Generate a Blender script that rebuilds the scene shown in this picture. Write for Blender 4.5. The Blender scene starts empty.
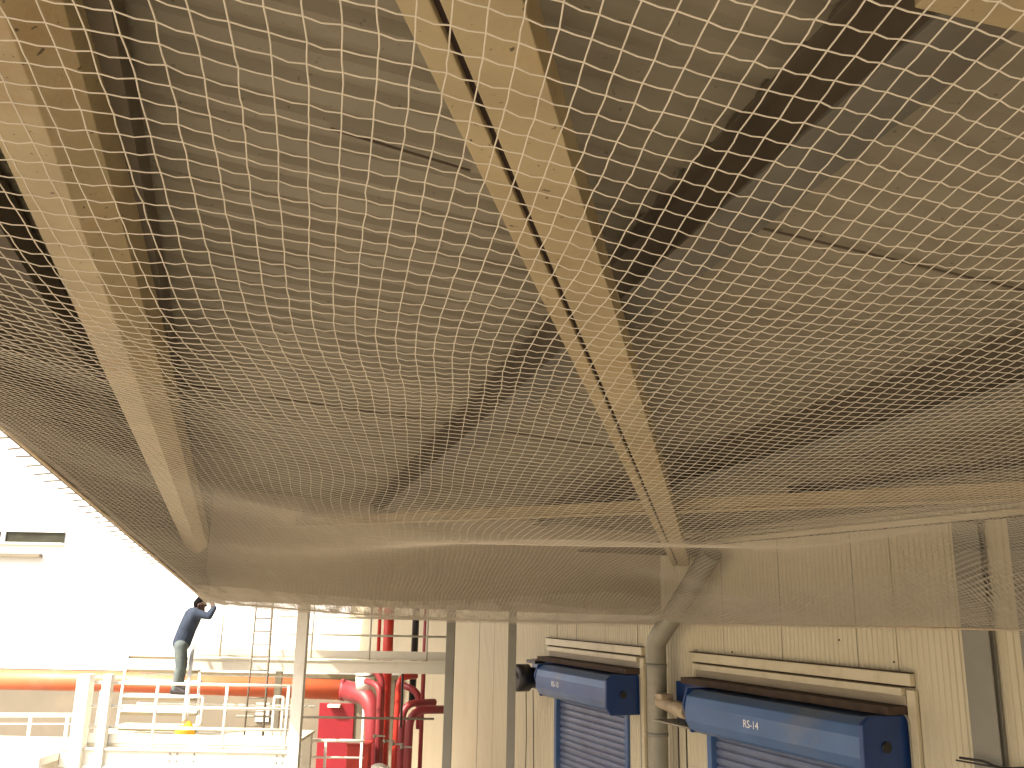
import bpy, math, random
import numpy as np
from mathutils import Vector
random.seed(7); np.random.seed(7)
R = math.radians
HC = 5.2                                   # eye height above the yard
# ------------------------------------------------------------------ camera
scn = bpy.context.scene
col = scn.collection
F_PX, PITCH, ROLL = 900.0, R(13.75), R(1.06)
Fv = Vector((0, math.cos(PITCH), math.sin(PITCH)))
U0 = Vector((0, -math.sin(PITCH), math.cos(PITCH))); R0 = Vector((1, 0, 0))
Rv = math.cos(ROLL)*R0 + math.sin(ROLL)*U0
Uv = -math.sin(ROLL)*R0 + math.cos(ROLL)*U0
cd = bpy.data.cameras.new('camera'); cam = bpy.data.objects.new('camera', cd); col.objects.link(cam)
from mathutils import Matrix
m3 = Matrix((Rv, Uv, -Fv)).transposed()
cam.matrix_world = Matrix.Translation((0, 0, HC)) @ m3.to_4x4()
cd.sensor_width = 36; cd.lens = 36*F_PX/1024; cd.clip_start = .02; cd.clip_end = 2000
scn.camera = cam
# ------------------------------------------------------------------ light
SUN_EL, SUN_AZ = R(48), R(-132)            # azimuth from +Y, clockwise: from the left, behind the camera
w = bpy.data.worlds.new('World'); scn.world = w; w.use_nodes = True
nt = w.node_tree; bg = nt.nodes['Background']
sky = nt.nodes.new('ShaderNodeTexSky'); sky.sky_type = 'NISHITA'; sky.sun_disc = False
sky.sun_elevation = SUN_EL; sky.sun_rotation = SUN_AZ; sky.air_density = .8; sky.dust_density = 8.0; sky.ozone_density = .6
nt.links.new(sky.outputs[0], bg.inputs[0]); bg.inputs[1].default_value = 0.15
sl = bpy.data.lights.new('sun', 'SUN'); sl.energy = 3.6; sl.angle = R(.6); sl.color = (1, .93, .8)
so = bpy.data.objects.new('sun', sl); col.objects.link(so)
sd = Vector((math.sin(SUN_AZ)*math.cos(SUN_EL), math.cos(SUN_AZ)*math.cos(SUN_EL), math.sin(SUN_EL)))
so.rotation_euler = sd.to_track_quat('Z', 'Y').to_euler(); so.location = (0, 0, 60)
scn.view_settings.view_transform = 'Standard'; scn.view_settings.look = 'None'
scn.view_settings.gamma = 1; scn.view_settings.exposure = 1.22
# ------------------------------------------------------------------ placing helpers
def ray(px, py): return Fv*F_PX + Rv*(px-512) + Uv*(384-py)
def atY(px, py, Y):                         # point at forward distance Y
    d = ray(px, py); p = d*(Y/d.y); return Vector((p.x, p.y, p.z+HC))
def on_h(px, py, h0, slope=.08, az=72):     # on a plane h = h0 - slope*b above the eye, b along azimuth az
    d = ray(px, py); b = d.x*math.sin(R(az)) + d.y*math.cos(R(az))
    t = h0/(d.z + slope*b); p = d*t; return Vector((p.x, p.y, p.z+HC))
WN = Vector((math.cos(R(22)), math.sin(R(22)), 0)); WT = Vector((-math.sin(R(22)), math.cos(R(22)), 0)); WD = 7.5
def on_wall(px, py, d=0.0):                 # -> (t, h) on the wall plane pulled d out of the wall
    r_ = ray(px, py); k = (WD-d)/(r_.x*WN.x + r_.y*WN.y); p = r_*k
    return p.x*WT.x + p.y*WT.y, p.z
def WP(t, d, h): return WN*(WD-d) + WT*t + Vector((0, 0, HC+h))
def roof_h(x, y, base=1.62): return base - .08*(x*math.sin(R(72)) + y*math.cos(R(72)))
def wpt0(px, py, d): t, h = on_wall(px, py, d); return WP(t, d, h)
# ------------------------------------------------------------------ materials
def mat(name, c, rough=.6, metal=0, var=.12, vs=3.0, bump=0, bs=40, dirt=None, dirt_amt=0, dirt_s=2.0, streak=1.0, spec=.5, spots=0):
    m = bpy.data.materials.new(name); m.use_nodes = True; n = m.node_tree.nodes; l = m.node_tree.links
    b = n['Principled BSDF']; b.inputs['Roughness'].default_value = rough; b.inputs['Metallic'].default_value = metal
    b.inputs['Specular IOR Level'].default_value = spec
    g = n.new('ShaderNodeNewGeometry'); mp = n.new('ShaderNodeMapping'); l.new(g.outputs['Position'], mp.inputs[0])
    mp.inputs['Scale'].default_value = (1, 1, streak)
    nz = n.new('ShaderNodeTexNoise'); nz.inputs['Scale'].default_value = vs; nz.inputs['Detail'].default_value = 6
    l.new(mp.outputs[0], nz.inputs['Vector'])
    mr = n.new('ShaderNodeMapRange'); mr.inputs[1].default_value = .3; mr.inputs[2].default_value = .7
    mr.inputs[3].default_value = 1-var; mr.inputs[4].default_value = 1+var; l.new(nz.outputs[0], mr.inputs[0])
    mx = n.new('ShaderNodeMix'); mx.data_type = 'RGBA'; mx.blend_type = 'MULTIPLY'; mx.inputs[0].default_value = 1
    mx.inputs[6].default_value = (*c, 1); l.new(mr.outputs[0], mx.inputs[7]); out = mx.outputs[2]
    if dirt:
        d = n.new('ShaderNodeTexNoise'); d.inputs['Scale'].default_value = dirt_s; d.inputs['Detail'].default_value = 8
        d.inputs['Roughness'].default_value = .65; l.new(mp.outputs[0], d.inputs['Vector'])
        r2 = n.new('ShaderNodeMapRange'); r2.inputs[1].default_value = .52; r2.inputs[2].default_value = .72
        r2.inputs[3].default_value = 0; r2.inputs[4].default_value = dirt_amt; l.new(d.outputs[0], r2.inputs[0])
        m2 = n.new('ShaderNodeMix'); m2.data_type = 'RGBA'; l.new(r2.outputs[0], m2.inputs[0]); l.new(out, m2.inputs[6])
        m2.inputs[7].default_value = (*dirt, 1); out = m2.outputs[2]
    if spots:
        v = n.new('ShaderNodeTexNoise'); v.inputs['Scale'].default_value = 38; v.inputs['Detail'].default_value = 2
        l.new(g.outputs['Position'], v.inputs['Vector'])
        r3 = n.new('ShaderNodeMapRange'); r3.inputs[1].default_value = .69; r3.inputs[2].default_value = .74
        r3.inputs[3].default_value = 0; r3.inputs[4].default_value = spots; l.new(v.outputs[0], r3.inputs[0])
        m4 = n.new('ShaderNodeMix'); m4.data_type = 'RGBA'; l.new(r3.outputs[0], m4.inputs[0]); l.new(out, m4.inputs[6])
        m4.inputs[7].default_value = (.035, .02, .01, 1); out = m4.outputs[2]
    l.new(out, b.inputs['Base Color'])
    if bump:
        bz = n.new('ShaderNodeTexNoise'); bz.inputs['Scale'].default_value = bs; bz.inputs['Detail'].default_value = 4
        l.new(g.outputs['Position'], bz.inputs['Vector'])
        bp = n.new('ShaderNodeBump'); bp.inputs['Strength'].default_value = bump; bp.inputs['Distance'].default_value = .01
        l.new(bz.outputs[0], bp.inputs['Height']); l.new(bp.outputs[0], b.inputs['Normal'])
    return m
M = dict(
 deck=mat('roof sheet paint', (.205, .18, .13), .6, 0, .14, 1.3, .15, 25, (.13, .10, .065), .7, .8, spots=.5),
 cream=mat('cream beam paint', (.345, .275, .155), .5, 0, .14, 3, .2, 60, (.30, .18, .07), .6, 2.2, spots=.85),
 dark=mat('dark steel', (.105, .082, .055), .65, 0, .2, 3, .15, 50, (.04, .03, .02), .5, 3),
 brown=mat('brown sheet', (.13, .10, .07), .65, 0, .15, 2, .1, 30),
 flange=mat('greyed flange', (.105, .095, .075), .55, 0, .2, 4, .15, 60, (.09, .065, .04), .6, 3),
 gap_shade=mat('joint_shade', (.03, .015, .01), .8),
 fascia=mat('fascia sheet', (.42, .355, .25), .6, 0, .12, 1.2, .1, 20, (.25, .18, .1), .4, 1.2),
 net=mat('net twine', (.60, .545, .45), .8, 0, .06, 8),
 rope=mat('hem rope', (.55, .44, .3), .9, 0, .2, 20, .4, 200),
 wall=mat('cream cladding', (.60, .54, .385), .45, 0, .05, .8, .04, 30, (.42, .34, .21), .22, 1.4, .5),
 trim=mat('cream flashing', (.62, .55, .38), .4, 0, .07, 1.5, .05, 30, (.35, .25, .14), .45, 2.5),
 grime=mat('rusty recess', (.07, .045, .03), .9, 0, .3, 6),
 blue=mat('blue hood paint', (.07, .14, .30), .36, .15, .12, 2.0, .1, 15, (.16, .18, .22), .7, 1.4),
 dblue=mat('deep blue paint', (.012, .045, .17), .35, 0, .1, 5, .05, 40),
 slat=mat('blue grey slats', (.15, .18, .27), .38, .2, .12, 2, .05, 40, (.10, .09, .10), .5, 3),
 black=mat('black plastic', (.012, .012, .014), .4, 0, .2, 8),
 motor=mat('motor casting', (.45, .36, .24), .5, .1, .15, 10, .1, 60, (.15, .1, .06), .6, 12),
 letter=mat('white lettering', (.85, .85, .85), .6),
 grey=mat('grey steel paint', (.235, .225, .185), .5, 0, .10, 2, .08, 40, (.14, .12, .08), .5, 2),
 pipe_g=mat('galvanised pipe', (.30, .28, .22), .5, .1, .12, 3, .1, 30, (.16, .13, .08), .6, 3),
 white=mat('white steel paint', (.80, .78, .70), .45, 0, .05, 2, .05, 40, (.5, .4, .25), .35, 3),
 offw=mat('off white column', (.56, .53, .44), .5, 0, .06, 2, .05, 40, (.35, .3, .2), .4, 2),
 tread=mat('stair tread', (.62, .58, .46), .6, 0, .1, 3),
 red=mat('red pipe paint', (.48, .035, .022), .38, 0, .12, 4, .05, 40, (.30, .06, .05), .4, 3),
 dred=mat('dull red pipe', (.27, .035, .04), .45, 0, .15, 4, .05, 40, (.22, .06, .05), .4, 3),
 orange=mat('orange pipe', (.70, .17, .07), .45, 0, .1, 2, .05, 30, (.55, .25, .18), .5, 1.5),
 reddoor=mat('red door', (.26, .012, .02), .45, 0, .1, 2),
 beige=mat('beige render', (.21, .18, .13), .8, 0, .08, 1, .1, 20, (.30, .25, .17), .4, .8),
 coping=mat('olive coping', (.16, .13, .07), .8),
 whitew=mat('white render', (.85, .84, .80), .8, 0, .03, .5),
 glass=mat('window glass', (.05, .05, .035), .15, 0, .3, 1),
 ground=mat('concrete yard', (.27, .235, .18), .85, 0, .12, .25, .2, 8, (.19, .16, .12), .5, .5),
 cable=mat('cable', (.03, .028, .025), .6),
 ladder=mat('ladder steel', (.11, .09, .06), .5),
 yellow=mat('yellow cloth', (.75, .42, .03), .8, 0, .2, 20, .3, 60),
 skin=mat('skin', (.075, .04, .025), .5), hair=mat('hair', (.004, .0035, .003), .95, spec=.1),
 sweater=mat('blue sweater', (.024, .036, .062), .9, 0, .2, 14, .3, 60),
 jeans=mat('faded jeans', (.10, .125, .125), .9, 0, .25, 8, .3, 80, (.2, .21, .17), .6, 6),
 shoe=mat('dark shoe', (.03, .025, .025), .6),
)
# ------------------------------------------------------------------ objects
def tag(o, label=None, cat=None, group=None, kind=None):
    if label: o['label'] = label
    if cat: o['category'] = cat
    if group: o['group'] = group
    if kind: o['kind'] = kind
    return o
def root_loc(o):
    p = Vector(o.location)
    while o.parent: o = o.parent; p += Vector(o.location)
    return p
def empty(name, loc, label, cat, group=None):
    o = bpy.data.objects.new(name, None); o.empty_display_size = .2; col.objects.link(o); o.location = loc
    return tag(o, label, cat, group)
class MB:
    def __init__(s): s.v = []; s.f = []; s.sm = []
    def add(s, vs, fs, smooth=False):
        o = len(s.v); s.v += [tuple(v) for v in vs]; s.f += [tuple(i+o for i in f) for f in fs]; s.sm += [smooth]*len(fs); return s
    def hexa(s, p):                          # 8 points: bottom ring then top ring
        return s.add(p, [(0, 3, 2, 1), (4, 5, 6, 7), (0, 1, 5, 4), (1, 2, 6, 5), (2, 3, 7, 6), (3, 0, 4, 7)])
    def beam(s, a, b, wd, ht, off=0, z=0, up=None):     # box along a->b, width wd, from z to z+ht along up
        a = Vector(a); b = Vector(b); d = (b-a).normalized(); up = Vector((0, 0, 1)) if up is None else Vector(up)
        if abs(d.dot(up)) > .99: up = Vector((0, 1, 0))
        sd = d.cross(up).normalized(); u = sd.cross(d).normalized()
        L = lambda p, x, y: p + sd*(off+x) + u*(z+y)
        return s.hexa([L(a, -wd/2, 0), L(a, wd/2, 0), L(b, wd/2, 0), L(b, -wd/2, 0), L(a, -wd/2, ht), L(a, wd/2, ht), L(b, wd/2, ht), L(b, -wd/2, ht)])
    def bar(s, a, b, wd, ht=None):           # centred box
        ht = ht or wd; return s.beam(a, b, wd, ht, 0, -ht/2)
    def wbox(s, t0, t1, d0, d1, h0, h1):     # box in the wall frame
        return s.hexa([WP(t0, d0, h0), WP(t1, d0, h0), WP(t1, d1, h0), WP(t0, d1, h0), WP(t0, d0, h1), WP(t1, d0, h1), WP(t1, d1, h1), WP(t0, d1, h1)])
    def box(s, x0, x1, y0, y1, z0, z1):
        return s.hexa([(x0, y0, z0), (x1, y0, z0), (x1, y1, z0), (x0, y1, z0), (x0, y0, z1), (x1, y0, z1), (x1, y1, z1), (x0, y1, z1)])
    def tube(s, pts, r, n=12, cap=True):
        pts = [Vector(p) for p in pts]; rs = r if isinstance(r, (list, tuple)) else [r]*len(pts)
        d0 = (pts[1]-pts[0]).normalized(); a = d0.orthogonal().normalized(); vs = []
        for i, p in enumerate(pts):
            d = ((pts[min(i+1, len(pts)-1)]-p).normalized() + (p-pts[max(i-1, 0)]).normalized())
            d.normalize(); a = (a - d*a.dot(d)).normalized(); b = d.cross(a)
            for k in range(n):
                t = 2*math.pi*k/n; vs.append(p + (a*math.cos(t) + b*math.sin(t))*rs[i])
        fs = []
        for i in range(len(pts)-1):
            for k in range(n):
                k2 = (k+1) % n; fs.append((i*n+k, i*n+k2, (i+1)*n+k2, (i+1)*n+k))
        s.add(vs, fs, True)
        if cap: s.f += [tuple(len(s.v)-len(vs)+k for k in reversed(range(n))), tuple(len(s.v)-n+k for k in range(n))]; s.sm += [False, False]
        return s
    def prism(s, prof, t0, t1):              # profile of (d,h) extruded along the wall
        n = len(prof); vs = [WP(t0, d, h) for d, h in prof] + [WP(t1, d, h) for d, h in prof]
        fs = [(k, (k+1) % n, (k+1) % n+n, k+n) for k in range(n)] + [tuple(reversed(range(n))), tuple(range(n, 2*n))]
        return s.add(vs, fs)
    def build(s, name, m, parent=None, bevel=0, origin=None):
        V = np.array(s.v, float)
        if parent is not None: o0 = root_loc(parent)
        elif origin is not None: o0 = Vector(origin)
        else: o0 = Vector(((V[:, 0].min()+V[:, 0].max())/2, (V[:, 1].min()+V[:, 1].max())/2, V[:, 2].min()))
        me = bpy.data.meshes.new(name); me.from_pydata([tuple(Vector(v)-o0) for v in s.v], [], s.f)
        me.polygons.foreach_set('use_smooth', s.sm); me.materials.append(m); me.update()
        ob = bpy.data.objects.new(name, me); col.objects.link(ob)
        if parent is not None: ob.parent = parent
        else: ob.location = o0
        if bevel:
            b = ob.modifiers.new('bevel', 'BEVEL'); b.width = bevel; b.segments = 2; b.limit_method = 'ANGLE'
        return ob
def fillet(pts, r, n=7):
    pts = [Vector(p) for p in pts]; out = [pts[0]]
    for i in range(1, len(pts)-1):
        a, p, b = pts[i-1], pts[i], pts[i+1]; da = (a-p).normalized(); db = (b-p).normalized()
        rr = min(r, (a-p).length*.45, (b-p).length*.45); p0 = p+da*rr; p1 = p+db*rr
        for k in range(n+1):
            t = k/n; out.append(p0*(1-t)**2 + p*2*t*(1-t) + p1*t*t)
    return out + [pts[-1]]
def drop(p, z): return Vector((p.x, p.y, z))
# ================================================================== SETTING: ground
N = 40; S = 900; vs = []; fs = []
g = MB()
g.add([(-S, -S, 0), (S, -S, 0), (S, S, 0), (-S, S, 0)], [(0, 1, 2, 3)])
tag(g.build('ground', M['ground'], origin=(0, 0, 0)), kind='structure')
# ================================================================== CANOPY
FL = atY(203, 590, 12.6)                                   # far left corner of canopy
t_far = on_wall(668, 622)[0]; FR = WP(t_far, 0, 0)
eA = Vector((-math.sin(R(18.3)), math.cos(R(18.3)), 0))
E0 = atY(0, 426, 5.2); E1 = atY(203, 598, 13.6)            # eave hem line
ed = (E1-E0); 
def eave(Y, h=None):
    k = (Y-E0.y)/ed.y; p = E0 + ed*k
    z = min(p.z, HC+1.0) if h is None else HC+h
    return Vector((p.x, p.y, z))
canopy = empty('canopy', (0, 6, HC+1.2), 'long cream steel canopy roof hung over the yard beside the clad wall', 'canopy')
# roof sheet: ribs run across the purlins (azimuth 72)
bd = Vector((math.sin(R(72)), math.cos(R(72)), 0)); ad = Vector((-math.cos(R(72)), math.sin(R(72)), 0))
ov = 1.3
poly_roof = [eave(-4.5), eave(15.4), WP(t_far+2.2, -.2, 0), WP(-9, -.2, 0)]
def clip_line(a):                                         # b-range of the line ad*a + bd*b inside the roof polygon
    ts = []
    P = [(p.x*bd.x+p.y*bd.y, p.x*ad.x+p.y*ad.y) for p in poly_roof]
    for i in range(4):
        (b0, a0), (b1, a1) = P[i], P[(i+1) % 4]
        if (a0-a)*(a1-a) < 0: ts.append(b0+(b1-b0)*(a-a0)/(a1-a0))
    return (min(ts), max(ts)) if len(ts) >= 2 else None
mb = MB(); prev = None; a = -7.5; pitch_ = .19
prof = [(0, 0), (.028, .028), (.068, .028), (.096, 0)]
k = 0
while a < 17:
    for du, dh in prof:
        c = clip_line(a+du)
        if c:
            pts = []
            for b in (c[0], c[1]):
                p = ad*(a+du) + bd*b; p.z = HC + roof_h(p.x, p.y) + dh; pts.append(p)
            if prev: mb.add([prev[0], prev[1], pts[1], pts[0]], [(0, 1, 2, 3)])
            prev = pts
    a += pitch_
mb.build('roof_sheet', M['deck'], canopy)
# unseen roof bay added beyond the end fascia to keep sun off the wall
tq = t_far+2.3
MB().hexa([WP(tq, 0, roof_h(*(WN*7.5+WT*tq).xy)), WP(tq, 5.2, roof_h(*(WN*2.3+WT*tq).xy)), WP(tq+17, 5.2, roof_h(*(WN*2.3+WT*(tq+17)).xy)), WP(tq+17, 0, roof_h(*(WN*7.5+WT*(tq+17)).xy))]+
          [WP(tq, 0, .05+roof_h(*(WN*7.5+WT*tq).xy)), WP(tq, 5.2, .05+roof_h(*(WN*2.3+WT*tq).xy)), WP(tq+17, 5.2, .05+roof_h(*(WN*2.3+WT*(tq+17)).xy)), WP(tq+17, 0, .05+roof_h(*(WN*7.5+WT*(tq+17)).xy))]).build('roof_sheet', M['deck'], canopy)  # added unseen bay, only shades the wall
# sheet lap seams: thin dark battens under the sheet along azimuth 72
def roofpt(px, py, base=1.6): return on_h(px, py, base)
for (x0, y0, x1, y1) in ((150, 380, 640, 452), (700, 215, 1060, 300), (700, 462, 830, 486), (330, 130, 470, 172)):
    MB().beam(roofpt(x0, y0), roofpt(x1, y1), .006, .010).build('sheet_seam', M['dark'], canopy)
# cream rafters
def ext(a, b, s0, s1):
    d = b-a; return a-d*s0, b+d*s1
BH = 1.2
def bp(px, py, base=BH): return on_h(px, py, base)
# left rafter
La, Lb = ext(bp(29, 150, 1.16), bp(194, 553, .58), .12, .0)
dL = (Lb-La).normalized(); sL = dL.cross(Vector((0, 0, 1))).normalized(); prL = [(-.075, 0), (.065, 0), (.165, .09), (.165, .30), (-.075, .30)]
mb = MB().add([p_+sL*x_+Vector((0, 0, z_)) for p_ in (La, Lb) for x_, z_ in prL], [(k, (k+1) % 5, (k+1) % 5+5, k+5) for k in range(5)]+[(4, 3, 2, 1, 0), (5, 6, 7, 8, 9)])
mb.build('rafter', M['cream'], canopy, .003)
# middle rafter: two channels with a dark open joint between them
tc, hc = on_wall(678, 566, .25); Cw = WP(tc, .25, hc); Ca = bp(434, 0); Ca = Ca-(Cw-Ca)*.3
mb = MB().beam(Ca, Cw, .068, .15, -.044)
mb.beam(Ca, Cw, .165, .13, .0925).beam(Ca, Cw, .03, .06, 0, .08)
mb.build('rafter', M['cream'], canopy, .003)
MB().beam(Ca, Cw, .020, .02, .0, .02).build('joint_shade_strip', M['gap_shade'], canopy)  # solid dark strip standing in for the shade inside the open joint
# cross beam at the wall end
X0 = bp(190, 519); X1 = bp(1040, 477); X1e = X1 + (X1-bp(740, 500))*.5
ptsX = [bp(196, 531), bp(440, 528), bp(700, 517), bp(1050, 501)]
mb = MB().beam(ptsX[0]-Vector((.3, 0, 0)), ptsX[3] + (ptsX[3]-ptsX[2])*.35, .14, .015)
mb.beam(ptsX[0]-Vector((.3, 0, 0)), ptsX[3] + (ptsX[3]-ptsX[2])*.35, .11, .11, 0, .015)
mb.build('cross_beam', M['cream'], canopy, .003)
# dark purlins with a greyed lower flange
def purlin(a, b, s0, s1, wd=.16, dp=.28, fl=M['flange']):
    p, q = ext(a, b, s0, s1)
    MB().beam(p, q, .02, dp, 0, .015).beam(p, q, wd*.75, .02, 0, dp-.005).build('purlin', M['dark'], canopy, .002)
    MB().beam(p, q, wd, .014).build('purlin_flange', fl, canopy, .002)
PB = 1.34
purlin(on_h(936, 60, PB), on_h(402, 500, PB), .6, .45, .2)
purlin(on_h(1000, 396, PB), on_h(600, 509, PB), .8, .4, .2, .34)
purlin(on_h(1010, 470, PB-.02), on_h(880, 486, PB-.02), .8, .9, .10, .08)
# dark purlin left of the left rafter, and a narrow one right of it
p, q = ext(on_h(-70, 210, 1.36), on_h(120, 460, 1.36), .9, .5)
MB().beam(p, q, .45, .2).build('purlin', M['dark'], canopy, .003)
p, q = ext(on_h(112, 110, 1.42), on_h(186, 455, 1.42), .8, .3)
MB().beam(p, q, .10, .15).build('purlin', M['dark'], canopy, .003)
# top right corner cream brace
MB().beam(on_h(930, -8, 1.15), on_h(1100, 32, 1.15), .09, .1).build('brace', M['cream'], canopy, .003)
# side fascia above the eave, slanted lower edge
mb = MB(); pr = None
for Y in np.linspace(-4.5, 13.7, 36):
    lo = eave(Y); hi = Vector((lo.x, lo.y, HC+roof_h(lo.x, lo.y)+.02)); n_ = Vector((-.97, -.25, 0))*.03
    c = [lo, hi, hi+n_, lo+n_]
    if pr: mb.add(pr+c, [(0, 1, 5, 4), (1, 2, 6, 5), (2, 3, 7, 6), (3, 0, 4, 7)])
    pr = c
mb.build('side_fascia', M['brown'], canopy)
mb = MB()
for Y0, Y1 in zip(np.linspace(-4.5, 13.6, 12)[:-1], np.linspace(-4.5, 13.6, 12)[1:]):
    mb.beam(eave(Y0)+Vector((.05, 0, 0)), eave(Y1)+Vector((.05, 0, 0)), .05, .26)
mb.build('edge_channel', M['brown'], canopy)
# short rods that stick out past the eave
for i in range(30):
    p = eave(4.2+i*.215); 
    d = Vector((-1, .12, .0)); L_ = .13+.05*random.random()
    MB().tube([p+Vector((.02, 0, .02)), p+d*L_+Vector((0, 0, .015*random.random()))], .006, 6).build('tie_rod', M['ladder'], canopy)
# end fascia
mb = MB(); pr = None
fa = atY(202, 600, 13.62); fb = WP(t_far+.15, .05, -.13)
for k in np.linspace(0, 1, 60):
    lo = fa.lerp(fb, k); lo.z = fa.z*(1-k) + fb.z*k - .02*math.sin(k*3.14)
    hi = Vector((lo.x, lo.y, HC+roof_h(lo.x, lo.y)+.01)); j = .012 if int(k*120) % 2 else 0; o_ = Vector((.02, j, 0))
    c = [lo+o_, hi+o_, hi+Vector((0, .03, 0)), lo+Vector((0, .03, 0))]
    if pr: mb.add(pr+c, [(0, 4, 5, 1), (1, 5, 6, 2), (2, 6, 7, 3), (3, 7, 4, 0)])
    pr = c
mb.build('end_fascia', M['fascia'], canopy)
# bracket and hanger near the far left corner
b0 = on_h(66, 484, 1.05, 0); b1 = on_h(128, 490, 1.05, 0)
MB().beam(b0, b1, .10, .05).build('bracket', M['cream'], canopy, .003)
b0 = on_h(98, 470, 1.12, 0); MB().beam(b0, b0+Vector((.12, .1, .38)), .12, .02).build('hanger', M['cream'], canopy, .003)
g0, g1 = atY(578, 552, 11.8), wpt0(706, 545, .3)  # brown panel put in place of the shaded opening at the rafter end
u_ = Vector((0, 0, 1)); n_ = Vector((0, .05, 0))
MB().hexa([g0, g1-u_*.16, g1-u_*.16+n_, g0+n_, g0+u_*.03, g1+u_*.12, g1+u_*.12+n_, g0+u_*.03+n_]).build('shade_panel', M['brown'], canopy, .003)
# ================================================================== WAREHOUSE WALL
wall = empty('warehouse_wall', WP(6, 0, -HC), 'long ribbed cream metal clad wall with two blue roller doors', 'wall')
TOP = 1.0; T0 = -8; T1 = 34
d1 = [on_wall(557, 720)[0], on_wall(629, 720)[0]]; d2 = [on_wall(711, 740)[0], on_wall(905, 740)[0]]
DH = -1.35
def ribbed(t0, t1, h0, h1, seed=0):
    m_ = MB(); t = t0; pts = []
    while t < t1:
        pts += [(t, 0), (min(t+.04, t1), 0), (min(t+.048, t1), .011), (min(t+.068, t1), .011), (min(t+.076, t1), 0)]
        t += .076
    pts.append((t1, 0))
    vs = []
    for t, d in pts: vs += [WP(t, d, h0), WP(t, d, h1)]
    fs = [(2*i, 2*i+1, 2*i+3, 2*i+2) for i in range(len(pts)-1)]
    return m_.add(vs, fs)
regions = [(T0, min(d2), -HC, TOP), (min(d2), max(d2), DH, TOP), (max(d2), min(d1), -HC, TOP), (min(d1), max(d1), DH, TOP), (max(d1), T1, -HC, TOP)]
mb = MB()
for r_ in regions:
    s = ribbed(*r_); mb.add(s.v, s.f)
mb.build('cladding', M['wall'], wall)
MB().wbox(T0, T1, -.25, -.20, -HC, TOP).build('wall_core', M['grime'], wall)
MB().wbox(T0, t_far+2.2, -.18, -.02, TOP-.3, TOP+.25).wbox(t_far+2.3, T1, -.2, .04, TOP, TOP+.04).build('closure_strip', M['fascia'], wall)
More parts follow.
